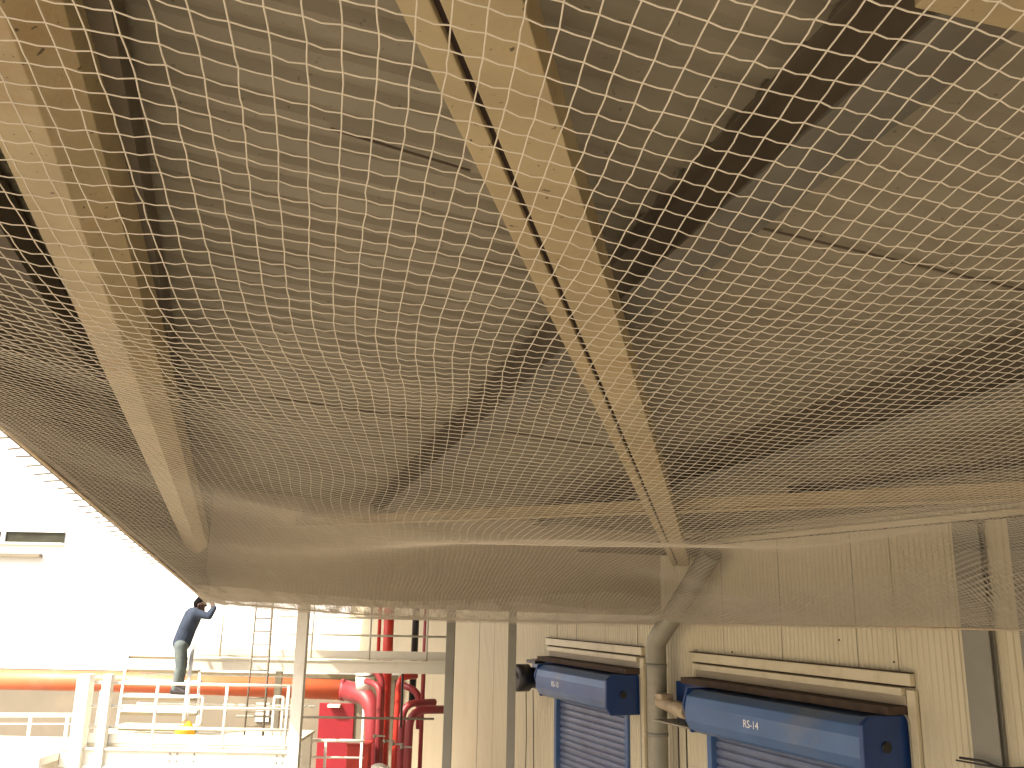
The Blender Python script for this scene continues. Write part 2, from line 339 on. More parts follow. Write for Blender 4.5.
# capping line along the wall top, panel joints
MB().wbox(T0, T1, .012, .06, TOP-.12, TOP-.06).build('top_flashing', M['trim'], wall, .004)
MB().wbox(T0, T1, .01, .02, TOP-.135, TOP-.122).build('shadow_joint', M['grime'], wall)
for px in (724, 782, 857, 577, 606, 638, 480, 495):
    t, h = on_wall(px, 635)
    MB().wbox(t-.004, t+.004, .006, .0125, -.62 if px > 550 else -HC, TOP-.13).build('panel_joint', M['pipe_g'], wall)
for t in np.arange(-1.0, 0.0): pass
def roller_door(tt, lab, text, hood0, hood1, mot):
    gp = .95 if mot == 'grey' else 1.25
    t0, t1 = min(tt), max(tt)
    dr = bpy.data.objects.new('roller_door', None); col.objects.link(dr); dr.parent = wall; dr['label'] = lab
    # curtain of curved slats
    m_ = MB(); h = -HC; sl_ = .105; prof = []
    while h < DH+.1:
        prof += [(.0, h), (.022, h+.018), (.030, h+.052), (.022, h+.086), (0, h+.1)]; h += sl_
    vs = []
    for d, hh in prof: vs += [WP(t0+.06, d-.06, hh), WP(t1-.06, d-.06, hh)]
    m_.add(vs, [(2*i, 2*i+1, 2*i+3, 2*i+2) for i in range(len(prof)-1)])
    m_.build('curtain', M['slat'], dr)
    for a_, b_ in ((t0-.03, t0+.07), (t1-.07, t1+.03)):
        MB().wbox(a_, b_, -.10, .05, -HC, DH+.05).build('guide_rail', M['blue'], dr, .006)
    # hood: rounded box
    hb, ht, dp = -1.60, -1.06, .60
    pr_ = [(.02, ht), (dp-.14, ht-.0), (dp-.03, ht-.07), (dp, ht-.18), (dp, hb+.16), (dp-.06, hb+.05), (dp-.17, hb), (.02, hb+.02)]
    hd = MB().prism(pr_, hood0+.06, hood1-gp).build('hood', M['blue'], dr, .012)
    # end cap (near end)
    pc = [(.02, ht+.03), (dp-.08, ht+.03), (dp+.03, ht-.05), (dp+.035, hb+.08), (dp-.05, hb-.03), (.02, hb-.03)]
    ec = MB().prism(pc, hood0, hood0+.06).build('end_cap', M['dblue'], dr, .012)
    MB().tube([WP(hood0-.02, .34, (hb+ht)/2), WP(hood0+.02, .34, (hb+ht)/2)], .055, 14).build('axle_boss', M['black'], ec)
    # far bracket plate and motor
    MB().prism([(.02, ht+.02), (dp-.05, ht+.02), (dp+.02, hb+.35), (dp-.1, hb), (.02, hb)], hood1-gp, hood1-gp+.04).build('end_plate', M['dblue'], dr, .006)
    if mot == 'grey':
        MB().wbox(hood1-gp+.04, hood1+.02, .03, .12, hb+.02, ht+.03).build('motor_plate', M['dblue'], dr, .01)
        q0, q1 = WP(hood1-gp+.12, .50, -1.36), WP(hood1+.05, .40, -1.30)
        MB().tube([q0.lerp(q1, k) for k in (0, .04, .3, .31, .92, 1)], [.07, .10, .105, .09, .09, .06], 18).build('motor', M['motor'], dr)
        MB().wbox(hood1-gp+.05, hood1+.02, .12, .50, -1.57, -1.545).build('motor_bracket', M['pipe_g'], dr, .006)
        MB().wbox(hood1-.30, hood1-.12, .36, .56, -1.25, -1.18).build('junction_box', M['motor'], dr, .01)
    else:
        MB().wbox(hood1-gp+.04, hood1+.02, .03, .12, hb+.02, ht+.03).build('motor_plate', M['dblue'], dr, .01)
        q = lambda d, h=-1.345: WP(hood1-.50, d+.12, h)
        MB().tube([q(.12), q(.30), q(.31), q(.54), q(.56)], [.18, .20, .25, .25, .20], 22).build('motor', M['black'], dr)
        MB().wbox(hood1-.62, hood1-.20, .03, .34, ht-.03, ht+.03).build('motor_bracket', M['black'], dr, .01)
        MB().tube([WP(hood1-.58, .69, -1.34), WP(hood1-.48, .71, -1.26), WP(hood1-.41, .69, -1.22)], .02, 8).build('motor_lug', M['pipe_g'], dr)
    # text on the hood face
    cu = bpy.data.curves.new('number', 'FONT'); cu.body = text; cu.size = .125; cu.extrude = .001; cu.align_x = 'CENTER'; cu.align_y = 'CENTER'
    tmp = bpy.data.objects.new('hood_number', cu); col.objects.link(tmp)
    dg = bpy.context.evaluated_depsgraph_get(); me = bpy.data.meshes.new_from_object(tmp.evaluated_get(dg)); bpy.data.objects.remove(tmp)
    me.materials.clear(); me.materials.append(M['letter'])
    tn = bpy.data.objects.new('hood_number', me); col.objects.link(tn); tn.parent = hd
    tx = hood1 - (hood1-hood0)*(.56 if mot == 'grey' else .52)
    pos = WP(tx, dp+.004, -1.335) - root_loc(hd)
    xa = -WT; ya = Vector((0, 0, 1)); za = xa.cross(ya)
    tn.matrix_local = Matrix.Translation(pos) @ Matrix((xa, ya, za)).transposed().to_4x4()
    # flashing hood above the opening: shelf, recess and trim strips
    u0, u1 = hood0-.02, t1+.25
    MB().wbox(u0-.10, u1+.12, .012, .075, -.74, -.62).build('head_flashing', M['trim'], dr, .004)
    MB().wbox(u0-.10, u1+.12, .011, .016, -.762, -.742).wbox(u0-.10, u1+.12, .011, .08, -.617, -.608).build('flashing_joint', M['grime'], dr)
    MB().wbox(u0, u1, .012, .11, -.84, -.765).build('head_flashing', M['trim'], dr, .004)
    MB().wbox(u0, u1, .010, .05, -.94, -.845).build('lintel', M['fascia'], dr, .004)
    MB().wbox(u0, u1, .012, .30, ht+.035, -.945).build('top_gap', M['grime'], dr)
    MB().wbox(u0-.13, u0-.02, .012, .06, -HC, -.78).build('jamb_flashing', M['trim'], dr, .004)
    MB().wbox(u0-.018, u0-.006, .012, .035, -HC, -.85).build('jamb_joint', M['grime'], dr)
    # conduit near end
    MB().tube(fillet([WP(hood0+.25, .06, ht+.055), WP(hood0-.05, .06, ht+.05), WP(hood0-.06, .05, -HC+.3)], .12), .014, 8).build('conduit', M['pipe_g'], dr)
    return dr
h20 = on_wall(865, 735, .6)[0]; h21 = on_wall(660, 700, .4)[0]
h10 = on_wall(608, 690, .6)[0]; h11 = on_wall(519, 680, .4)[0]
print('hoods', h20, h21, h10, h11, d1, d2, t_far)
roller_door(d2, 'nearer blue roller door marked RS-14 with a tan motor', 'RS-14', h20, h21, 'grey')
roller_door(d1, 'farther blue roller door with a round black motor', 'RS-13', h10, h11, 'black')
# small studs, cables on the wall
for px, py in ((840, 640), (733, 652), (895, 662), (610, 646), (876, 738), (888, 739)):
    t, h = on_wall(px, py); MB().tube([WP(t, .008, h), WP(t, .025, h)], .009, 8).build('bolt', M['grime'], wall)
# ---------------------------------------------------------------- wall columns at right
def wall_column(px0, px1, lab, d=.16):
    t0 = on_wall(px0, 650, d)[0]; t1 = on_wall(px1, 650, d)[0]
    t0, t1 = min(t0, t1), max(t0, t1)
    m_ = MB().wbox(t0, t1, d-.015, d, -HC, TOP-.15).wbox(t0, t1, .02, .035, -HC, TOP-.15).wbox((t0+t1)/2-.006, (t0+t1)/2+.006, .035, d-.015, -HC, TOP-.15)
    return tag(m_.build('wall_column', M['grey'], bevel=.003), lab, 'column', 'grey steel columns standing against the clad wall')
c1 = wall_column(963, 990, 'grey steel column on the wall right of the nearer blue roller door', .10)
c2 = wall_column(1021, 1060, 'grey steel column cut off by the right edge of the photo', .10)
t, h = on_wall(990, 764, .1)
tag(MB().tube(fillet([WP(t+.25, .19, h+.02), WP(t-.02, .19, h+.03), WP(t-.12, .12, h-.02), WP(t-.4, .03, h+.03), WP(t-.42, .03, h-.6)], .08), .012, 8).tube([WP(t+.3, .185, h-.01), WP(t-.2, .185, h+.0)], .008, 8).build('cable', M['cable']),
    'looped dark cable tied round the grey column at lower right', 'cable')
# diagonal drainpipe
def wpt(px, py, d): t, h = on_wall(px, py, d); return WP(t, d, h)
low = wpt(656, 642, .32); 
pts = [wpt(712, 553, .32), wpt(665, 630, .32), low+Vector((0, 0, -.05)), drop(low, .05)]
dp_ = MB().tube(fillet([wpt(712, 552, .32), low, drop(low, .02)], .10, 4), .145, 20).build('drainpipe', M['pipe_g'])
tag(dp_, 'thick grey pipe bending diagonally down beside the two blue doors', 'pipe')
for k_ in (-.35, -1.3, -3.0):
    p_ = drop(low, low.z+k_); MB().tube([p_, p_+Vector((0, 0, .05))], .155, 20).build('pipe_collar', M['grey'], dp_)
# hanging cables near the motors
for px, py, L_, nm in ((526, 688, 2.6, 'left'), (533, 690, 3.2, 'right')):
    p_ = wpt(px, py, .35)
    tag(MB().tube([p_, p_+Vector((.02, 0, -.8)), p_+Vector((.06*(nm == 'right'), .02, -L_))], .008, 6).build('hand_chain', M['cable']),
        'thin chain hanging from the round black motor, %s of the pair' % nm, 'chain', 'hand chains below the black motor')
for px, nm in ((678, 'left'), (686, 'right')):
    p_ = wpt(px, 722, .40)
    tag(MB().tube([p_, p_+Vector((.0, 0, -1.5)), p_+Vector((0, 0, -3))], .010, 6).build('hand_chain', M['cable']),
        'thin chain hanging under the tan door motor, %s of the pair' % nm, 'chain', 'hand chains below the tan motor')
p_ = wpt(641, 690, .03)
tag(MB().tube([wpt(641, 668, .03), drop(p_, .4)], .012, 6).build('conduit', M['cable']), 'thin dark conduit down the wall left of the thick bent pipe', 'conduit')
# ================================================================== CANOPY POSTS
def post(px, py, Y, wd, m_, lab, top=None):
    p = atY(px, py, Y); top = HC+roof_h(p.x, p.y)-.3 if top is None else top
    s = wd; mm = MB()
    mm.beam((p.x, p.y, 0), (p.x, p.y, top), s, s*.08, 0, s*.42, up=(0, 1, 0)).beam((p.x, p.y, 0), (p.x, p.y, top), s, s*.08, 0, -s*.5, up=(0, 1, 0)).beam((p.x, p.y, 0), (p.x, p.y, top), s*.1, s*.84, 0, -s*.42, up=(0, 1, 0))
    mm.box(p.x-s*.9, p.x+s*.9, p.y-s*.9, p.y+s*.9, 0, .02)
    return tag(mm.build('canopy_post', m_, bevel=.004), lab, 'post', 'posts under the far end of the canopy')
post(298.5, 690, 14.0, .16, M['white'], 'off white canopy post in front of the white stair platform')
post(449, 690, 14.2, .13, M['grey'], 'grey canopy post right of the red pipes')
post(511.5, 690, 14.25, .125, M['grey'], 'grey canopy post just left of the round black motor')
# ================================================================== NET
WALLT = lambda t: WP(t, .10, 0)
def wall_edge_h(t): return -.055 - .17*max(0, min(1, t/12.0))
poly = [eave(Y) for Y in np.linspace(-2.6, 13.5, 30)]
poly = [Vector((p.x+.03, p.y, p.z-.02)) for p in poly]
FLn = atY(205, 601, 13.5); FRn = WP(t_far-.05, .12, -.24)
far = [FLn.lerp(FRn, k) for k in np.linspace(0, 1, 24)]
for i, k in enumerate(np.linspace(0, 1, 24)): far[i].z -= .10*math.sin(math.pi*k)*(1-.3*k)
wl = []
for t in np.linspace(t_far-.1, -4.6, 34):
    p = WP(t, .12, wall_edge_h(t)); wl.append(p)
PL = [(p.x, p.y, p.z-HC) for p in poly+far+wl]
ctrl = []
def cr(px, py, h): # control on the ray at height h
    d = ray(px, py); k = h/d.z; ctrl.append((d.x*k, d.y*k, h))
def cr_r(px, py, r):
    d = ray(px, py); k = r/math.hypot(d.x, d.y); ctrl.append((d.x*k, d.y*k, d.z*k))
def cxy(x, y, h): ctrl.append((x, y, h))
for px, py, h in ((500, 0, .79), (500, 260, .735), (500, 420, .67), (250, 0, .78), (60, 60, .80), (150, 300, .68), (60, 380, .80), (260, 420, .66),
                  (760, 0, .80), (1000, 10, .86), (760, 260, .74), (1000, 250, .80), (760, 420, .68), (1000, 420, .78)): cr(px, py, h)
for px, py, r in ((190, 500, 6.6), (280, 507, 5.6), (380, 510, 5.1), (240, 545, 8.6), (330, 547, 8.2), (215, 575, 11.4), (300, 578, 11.2), (380, 583, 11.2),
                  (440, 524, 5.6), (560, 539.5, 6.0), (650, 541, 6.2), (740, 540, 6.4), (440, 543, 7.2),
                  (520, 540, 9.0), (600, 544, 9.2), (690, 547, 9.0), (520, 570, 11.0), (600, 572, 11.2), (660, 580, 11.6), (480, 598, 12.2), (600, 603, 12.6),
                  (740, 556, 9.2), (740, 590, 10.6), (820, 545, 7.6), (820, 570, 9.3), (900, 530, 7.4), (900, 555, 8.9), (985, 520, 7.2), (985, 548, 8.5), (985, 590, 9.15), (900, 590, 9.7), (820, 596, 10.4)): cr_r(px, py, r)
for x, y, h in ((0, -1.5, .9), (3, -1.5, .9), (-2, -1.5, .95), (5, 1.5, .8), (4.5, -.5, .9), (6, 2.2, .62), (0, 0, .82)): cxy(x, y, h)
for i in range(0, len(PL), 3): ctrl.append(PL[i])
C_ = np.array(ctrl)
def phi(r2): return .5*r2*np.log(r2+1e-9)
n = len(C_); A_ = np.zeros((n+3, n+3)); d2_ = ((C_[:, None, :2]-C_[None, :, :2])**2).sum(-1)
A_[:n, :n] = phi(d2_) + np.eye(n)*.02; A_[:n, n] = 1; A_[:n, n+1:] = C_[:, :2]; A_[n, :n] = 1; A_[n+1:, :n] = C_[:, :2].T
wv = np.linalg.solve(A_, np.concatenate([C_[:, 2], np.zeros(3)]))
def H(xy):
    out = np.zeros(len(xy))
    for i in range(0, len(xy), 20000):
        q = xy[i:i+20000]; d2q = ((q[:, None]-C_[None, :, :2])**2).sum(-1)
        out[i:i+20000] = phi(d2q)@wv[:n] + wv[n] + q@wv[n+1:]
    x, y = xy[:, 0], xy[:, 1]
    out += np.clip(1.6-np.hypot(x, y)/4.5, .12, 1)*(.010*np.sin(x*2.3+y*.9+1)*np.sin(y*1.7-.6*x) + .006*np.sin(x*4.7-y*1.3)*np.cos(y*3.9+x))
    return out
def inside(xy):
    P = np.array([(p[0], p[1]) for p in PL]); x, y = xy[:, 0], xy[:, 1]; r_ = np.zeros(len(xy), bool); j = len(P)-1
    for i in range(len(P)):
        c = ((P[i, 1] > y) != (P[j, 1] > y)) & (x < (P[j, 0]-P[i, 0])*(y-P[i, 1])/(P[j, 1]-P[i, 1]+1e-12)+P[i, 0]); r_ ^= c; j = i
    return r_
S_ = .0545; na = R(-7)
U_ = np.array([math.sin(R(68)), math.cos(R(68))]); V_ = np.array([math.sin(na), math.cos(na)])
us = np.arange(-8, 11, S_); vs_ = np.arange(-4, 16, S_)
nu, nv = len(us), len(vs_); gu, gv = np.meshgrid(us, vs_, indexing='ij')
du = .03*np.sin(gv*1.9+gu*.7)+.010*np.sin(gv*4.1-gu*2.2+2) + .003*np.sin(gv*7.3+gu*1.1)
dv = .026*np.sin(gu*1.7-gv*.5)+.010*np.sin(gu*4.4+gv*1.7+1) + .004*np.sin(gu*8.1-gv*2) + np.clip(.28*(-.45-gu), 0, .55)
rnd = np.random.normal(0, .0011, (2, nu, nv)); gu2 = gu+du+rnd[0]; gv2 = gv+dv+rnd[1] + .18*gu*0
XY = gu2[..., None]*U_ + gv2[..., None]*V_; xyf = XY.reshape(-1, 2)
ins = inside(xyf); hh = np.zeros(len(xyf)); hh[ins] = H(xyf[ins]); Z = hh + np.where(ins, np.random.normal(0, .0007, len(xyf)), 0) + HC
P3 = np.concatenate([xyf, Z[:, None]], 1); idx = np.arange(nu*nv).reshape(nu, nv)
segA = np.stack([idx[:-1].ravel(), idx[1:].ravel()], 1); segB = np.stack([idx[:, :-1].ravel(), idx[:, 1:].ravel()], 1)
segA = segA[ins[segA].all(1)]; segB = segB[ins[segB].all(1)]
# near nodes: cross strands get a sagging middle point
def tubes(a, b, r0, r1, ns=3):
    d = b-a; d /= np.linalg.norm(d, axis=1, keepdims=True)+1e-9
    up = np.tile(np.array([0., 0, 1]), (len(d), 1)); s1 = np.cross(d, up); s1 /= np.linalg.norm(s1, axis=1, keepdims=True)+1e-9; s2 = np.cross(s1, d)
    ring = []
    for P_, r_ in ((a, r0), (b, r1)):
        for k in range(ns):
            t = 2*math.pi*k/ns - math.pi/2; ring.append(P_ + (s1*math.cos(t)+s2*math.sin(t))*r_)
    v = np.stack(ring, 1).reshape(-1, 3); base = np.arange(len(a))[:, None]*(2*ns); f = []
    for k in range(ns):
        k2 = (k+1) % ns; f.append(np.stack([base[:, 0]+k, base[:, 0]+k2, base[:, 0]+ns+k2, base[:, 0]+ns+k], 1))
    return v, np.concatenate(f)
cam0 = np.array([0, 0, HC]); TR = .00145
VV = []; FF = []; off = 0
def push(v, f):
    global off
    VV.append(v); FF.append(f+off); off += len(v)
for seg, sag in ((segA, .0035), (segB, .001)):
    a, b = P3[seg[:, 0]], P3[seg[:, 1]]; dist = np.linalg.norm((a+b)/2-cam0, axis=1); near = dist < 3.5
    an, bn = a[near], b[near]; mid = (an+bn)/2; mid[:, 2] -= sag*np.random.uniform(.3, 1.4, len(mid)); mid[:, :2] += np.random.normal(0, .0007, (len(mid), 2))
    for p_, q_ in ((an, mid), (mid, bn)): push(*tubes(p_, q_, TR, TR, 6))
    push(*tubes(a[~near], b[~near], TR*1.05, TR*1.05, 3))
# the border strip of the net is gathered: extra loose layers along the far edge and the wall
PA = np.array([(p[0], p[1]) for p in PL]); nb = 30
def dist_to(xy, pts):
    dm = np.full(len(xy), 1e9)
    for a_, b_ in zip(pts[:-1], pts[1:]):
        ab = b_-a_; t_ = np.clip(((xy-a_)@ab)/(ab@ab+1e-9), 0, 1); dm = np.minimum(dm, np.linalg.norm(xy-a_-t_[:, None]*ab, axis=1))
    return dm
dfar = dist_to(xyf, PA[nb:nb+24]); dwall = dist_to(xyf, PA[nb+24:]); rr_ = np.hypot(xyf[:, 0], xyf[:, 1])
for L_ in range(4):
    lim = np.array([1.0, .85, .7, .5])[L_]; limf = np.array([1.6, 1.2, .8, .5])[L_]
    jit = .06*np.sin(xyf[:, 0]*(1.3+L_)+L_*2) + .04*np.sin(xyf[:, 1]*(2.1+L_))
    k_ = ins & (((dwall < lim+jit) & (rr_ > 5)) | (dfar < limf+jit*3))
    sh = np.array([.021*math.cos(L_*2.2+.5), .021*math.sin(L_*2.2+.5)])
    XL = xyf + sh + np.stack([.02*np.sin(xyf[:, 1]*3+L_), .02*np.sin(xyf[:, 0]*3.3+L_*1.7)], 1)
    ok = k_.copy(); ok[k_] = inside(XL[k_]); ZL = np.zeros(len(XL)); ZL[ok] = H(XL[ok]) - .012*(L_+1) + .006*np.sin(XL[ok, 0]*5+L_) + HC
    PLr = np.concatenate([XL, ZL[:, None]], 1)
    for seg in (np.stack([idx[:-1].ravel(), idx[1:].ravel()], 1), np.stack([idx[:, :-1].ravel(), idx[:, 1:].ravel()], 1)):
        sg = seg[ok[seg].all(1)]; push(*tubes(PLr[sg[:, 0]], PLr[sg[:, 1]], TR*1.1, TR*1.1, 3))
# knots
kn = P3[ins]; kn = kn[np.linalg.norm(kn-cam0, axis=1) < 5]
o6 = np.array([[1, 0, 0], [0, 1, 0], [-1, 0, 0], [0, -1, 0], [0, 0, 1], [0, 0, -1]])*.0030*np.array([1, 1, .8])
kv = (kn[:, None]+o6[None]).reshape(-1, 3); kb = (np.arange(len(kn))*6)[:, None]
kf = np.concatenate([np.stack([kb[:, 0]+a, kb[:, 0]+b, kb[:, 0]+c, kb[:, 0]+c], 1) for a, b, c in ((0, 1, 4), (1, 2, 4), (2, 3, 4), (3, 0, 4), (1, 0, 5), (2, 1, 5), (3, 2, 5), (0, 3, 5))])
net_o = np.array([2.0, 4.0, HC+.7])
V_all = np.concatenate(VV+[kv])-net_o; Q = np.concatenate(FF); Tf = (kf[:, :3]+off)
me = bpy.data.meshes.new('net_mesh'); me.vertices.add(len(V_all)); me.vertices.foreach_set('co', V_all.ravel())
nl = len(Q)*4+len(Tf)*3; me.loops.add(nl); me.loops.foreach_set('vertex_index', np.concatenate([Q.ravel(), Tf.ravel()]).astype(np.int32))
me.polygons.add(len(Q)+len(Tf)); ls = np.concatenate([np.arange(len(Q))*4, len(Q)*4+np.arange(len(Tf))*3]).astype(np.int32)
me.polygons.foreach_set('loop_start', ls); me.polygons.foreach_set('use_smooth', np.ones(len(ls), bool)); me.update(calc_edges=True); me.materials.append(M['net'])
print('net faces', len(ls))
netE = empty('bird_net', tuple(net_o), 'wide sagging cream square mesh net stretched under the whole canopy', 'net')
nm_ = bpy.data.objects.new('mesh_sheet', me); col.objects.link(nm_); nm_.parent = netE
rp = [Vector((p[0], p[1], p[2]+HC)) for p in PL]
MB().tube(rp, .011, 6).build('hem_rope', M['rope'], netE)
# ================================================================== STAIR PLATFORM (white)
GR = 'white steel access stairs and walkways'
pf = empty('stair_platform', drop(atY(180, 745, 15.0), 0), 'white railed lower platform with steps below the man in blue', 'platform')
Yp = 15.0
def rail(m_, pts, r): return m_.tube(pts, r, 8)
zt = atY(180, 684, Yp).z; zd = atY(180, 746, Yp).z
x0 = atY(92, 700, Yp).x; x1 = atY(293, 700, Yp).x
MB().box(x0-.35, x1, Yp, Yp+1.9, zd-.02, zd+.02).build('deck', M['tread'], pf)
MB().box(x0-.35, x1, Yp-.10, Yp-.015, zd-.32, zd-.03).box(x0-.35, x1, Yp-.14, Yp-.10, zd-.06, zd-.03).box(x0-.35, x1, Yp-.14, Yp-.10, zd-.32, zd-.29).build('edge_beam', M['white'], pf, .004)
MB().box(x0, x1, Yp-.014, Yp-.006, zd+.03, zd+.17).build('toe_board', M['white'], pf)
for z_, nm in ((zt, 'top_rail'), (zt-.35, 'middle_rail'), (zt-.66, 'middle_rail')):
    MB().tube([(x0, Yp, z_), (x1, Yp, z_)], .024, 8).build(nm, M['white'], pf)
for px in (100, 155, 225, 287):
    x = atY(px, 715, Yp).x; MB().tube([(x, Yp, zd), (x, Yp, zt)], .026, 8).build('rail_post', M['white'], pf)
for px in (88, 155):
    for dx in (-.06, .06):
        pass
# bolts on edge beam
for px in (172, 179, 196, 278, 284):
    for z_ in (zd-.10, zd-.2):
        x = atY(px, 755, Yp).x; MB().tube([(x, Yp-.12, z_), (x, Yp-.10, z_)], .014, 6).build('bolt', M['grey'], pf)
# rear railing
for z_ in (zt, zt-.5): MB().tube([(x0, Yp+1.85, z_), (x1, Yp+1.85, z_)], .02, 8).build('rear_rail', M['white'], pf)
# gate loops
for px, pw in ((196, 14), (279, 9)):
    a = atY(px-pw/2, 697, Yp+.5); b = atY(px+pw/2, 697, Yp+.5); zb = atY(px, 726 if pw > 10 else 738, Yp+.5).z
    MB().tube(fillet([a, drop(a, zb), drop(b, zb), b], .08), .02, 8).tube([a, b], .02, 8).build('gate_loop', M['white'], pf)
# steps rising away towards the upper walkway
sx0 = atY(112, 700, 16).x; sx1 = atY(187, 700, 16).x
zu = atY(250, 657, 16.6).z
ns_ = 6
kx = math.tan(R(-20.5)); yb = Yp+.55
for i in range(ns_):
    k = i/(ns_-1); z_ = zd+.22+(zu-zd-.22)*k; y_ = yb+1.35*k; dx_ = kx*(y_-yb-.9)
    MB().box(sx0+dx_, sx1+dx_, y_, y_+.27, z_-.035, z_).build('step', M['white'], pf)
    MB().box(sx0+dx_, sx1+dx_, y_+.002, y_+.02, z_-.085, z_-.038).build('step_gap_shade', M['coping'], pf)  # solid olive strip in place of the shadow gap below the tread
for x in (sx0-.03, sx1+.03): MB().bar((x+kx*(-.9), yb, zd), (x+kx*.55, yb+1.45, zu), .035, .16).build('stringer', M['white'], pf)
# handrail going up beside the man
a = atY(184, 722, Yp+.4); b = atY(193.5, 641, Yp+1.3)
MB().tube([a, b], .035, 8).build('handrail', M['white'], pf)
for px, wd in ((81, .2), (104, .13)):
    p = atY(px, 720, Yp-.1); pt = atY(px, 674, Yp-.1)
    MB().bar((p.x, p.y, 0), (p.x, p.y, pt.z), wd).build('platform_post', M['white'], pf, .006)
MB().bar((x1-.1, Yp+1.8, 0), (x1-.1, Yp+1.8, zd-.03), .15).build('platform_post', M['white'], pf, .006)
# diagonal lattice at left of the platform
for i in range(4):
    p = atY(94+i*2.2, 735, Yp+.8); q = atY(101+i*2.2, 690, Yp+.8); MB().tube([p, q], .012, 6).build('lattice_bar', M['white'], pf)
# upper walkway
Yu = 16.6
uw = empty('upper_walkway', drop(atY(320, 660, Yu), 0), 'upper railed walkway running from the stairs to the grey post', 'walkway')
zu = atY(320, 657, Yu).z; a0 = atY(190, 657, Yu); a1 = atY(447, 657, Yu)
zl, zr = atY(190, 655.5, Yu).z, atY(447, 658, Yu).z
def sl_(x): return zu
MB().hexa([(a0.x, Yu, zu-.03), (a1.x, Yu, zu-.03), (a1.x, Yu+1.2, zu-.03), (a0.x, Yu+1.2, zu-.03), (a0.x, Yu, zu), (a1.x, Yu, zu), (a1.x, Yu+1.2, zu), (a0.x, Yu+1.2, zu)]).build('deck', M['tread'], uw)
MB().box(a0.x, a1.x, Yu-.08, Yu-.01, zu-.25, zu-.035).box(a0.x, a1.x, Yu-.11, Yu-.08, zu-.065, zu-.035).build('edge_beam', M['offw'], uw, .004)
MB().box(a0.x, a1.x, Yu-.008, Yu-.002, zu, zu+.12).build('toe_board', M['offw'], uw)
for h_, nm in ((.38, 'middle_rail'), (.68, 'middle_rail'), (1.0, 'top_rail')):
    MB().tube([(a0.x+.4, Yu, zu+h_), (a1.x, Yu, zu+h_)], .018, 8).build(nm, M['offw'], uw)
for px in (221, 312, 370, 427):
    x = atY(px, 640, Yu).x; MB().tube([(x, Yu, zu-.03), (x, Yu, zu+1.0)], .02, 8).build('rail_post', M['offw'], uw)
for px in (278,):
    x = atY(px, 690, Yu+1.1).x; MB().bar((x, Yu+1.1, 0), (x, Yu+1.1, zu-.04), .12).build('walkway_post', M['offw'], uw, .005)
MB().tube([(a0.x+.4, Yu+1.15, zu+1.0), (a1.x, Yu+1.15, zu+1.0)], .018, 8).build('rear_rail', M['offw'], uw)
# ladder
ld = empty('ladder', drop(atY(253, 745, 15.6), 0), 'thin dark steel ladder leaning from the lower platform past the upper walkway', 'ladder')
LA, LB = atY(243, 748, 15.4), atY(257, 600, 16.3); RA, RB = atY(262, 748, 15.4), atY(273, 600, 16.3)
MB().tube([LA, LB], .016, 6).build('side_rail', M['ladder'], ld); MB().tube([RA, RB], .022, 6).build('side_rail', M['ladder'], ld)
for i in range(11):
    k = (i+.5)/11; MB().tube([LA.lerp(LB, k), RA.lerp(RB, k)], .011, 6).build('rung', M['ladder'], ld)
# left ground rail
lr = empty('guard_rail', drop(atY(30, 716, 16), 0), 'white guard rail at the left edge below the orange pipe', 'railing', 'white guard rails')
pa, pb = atY(-60, 715, 16), atY(78, 715, 16)
MB().tube([pa, pb], .035, 8).build('top_rail', M['white'], lr)
MB().tube([pa-Vector((0, 0, .14)), pb-Vector((0, 0, .14))], .012, 8).build('middle_rail', M['white'], lr)
for px in (-40, 31, 68):
    p = atY(px, 716, 16); MB().tube([p, drop(p, 0)], .03, 8).build('rail_post', M['white'], lr)
pz = atY(30, 750, 15).z
ls_ = MB().box(-16, x0-.36, 14.3, 16.4, pz-.12, pz).box(-16, x0-.36, 14.3, 14.4, pz-.5, pz-.12)
for x in (-15.5, -11, x0-.6): ls_.box(x-.1, x+.1, 15.2, 15.4, 0, pz-.12)
tag(ls_.build('side_platform', M['white'], bevel=.01), 'white deck at lower left next to the railed platform', 'platform')
# rail right of off white post
rr = empty('guard_rail', drop(atY(330, 745, 17), 0), 'short white guard rail below the red door', 'railing', 'white guard rails')
pa, pb = atY(296, 740, 17), atY(364, 741, 17)
MB().tube([pa, pb], .03, 8).build('top_rail', M['white'], rr)
MB().tube([pa-Vector((0, 0, .28)), pb-Vector((0, 0, .28))], .018, 8).build('middle_rail', M['white'], rr)
for px in (326, 362):
    p = atY(px, 741, 17); MB().tube([p, drop(p, 0)], .024, 8).build('rail_post', M['white'], rr)
# grey tie bar across
tag(MB().tube([atY(236, 716, 18.2), atY(434, 719, 18.2)], .022, 8).build('tie_bar', M['pipe_g']), 'thin grey bar running across in front of the red pipes', 'bar')
# yellow cloth bag
yb = atY(184, 742, Yp+.35); mb = MB()
import bmesh
bm = bmesh.new(); bmesh.ops.create_icosphere(bm, subdivisions=3, radius=1)
for v in bm.verts:
    v.co.x *= .11*(1+.15*math.sin(v.co.y*5+1)); v.co.y *= .08; v.co.z = max(v.co.z, -.6)*.085*(1+.25*math.sin(v.co.x*40)+.2*math.sin(v.co.y*33))
me = bpy.data.meshes.new('cloth_bag'); bm.to_mesh(me); bm.free(); me.materials.append(M['yellow'])
for p_ in me.polygons: p_.use_smooth = True
bo = bpy.data.objects.new('cloth_bag', me); col.objects.link(bo); bo.scale = (1.35, 1.35, 1.9); bo.location = (yb.x, yb.y, zd+.13)
tag(bo, 'small yellow bundle lying on the lower platform behind its railing', 'bag')
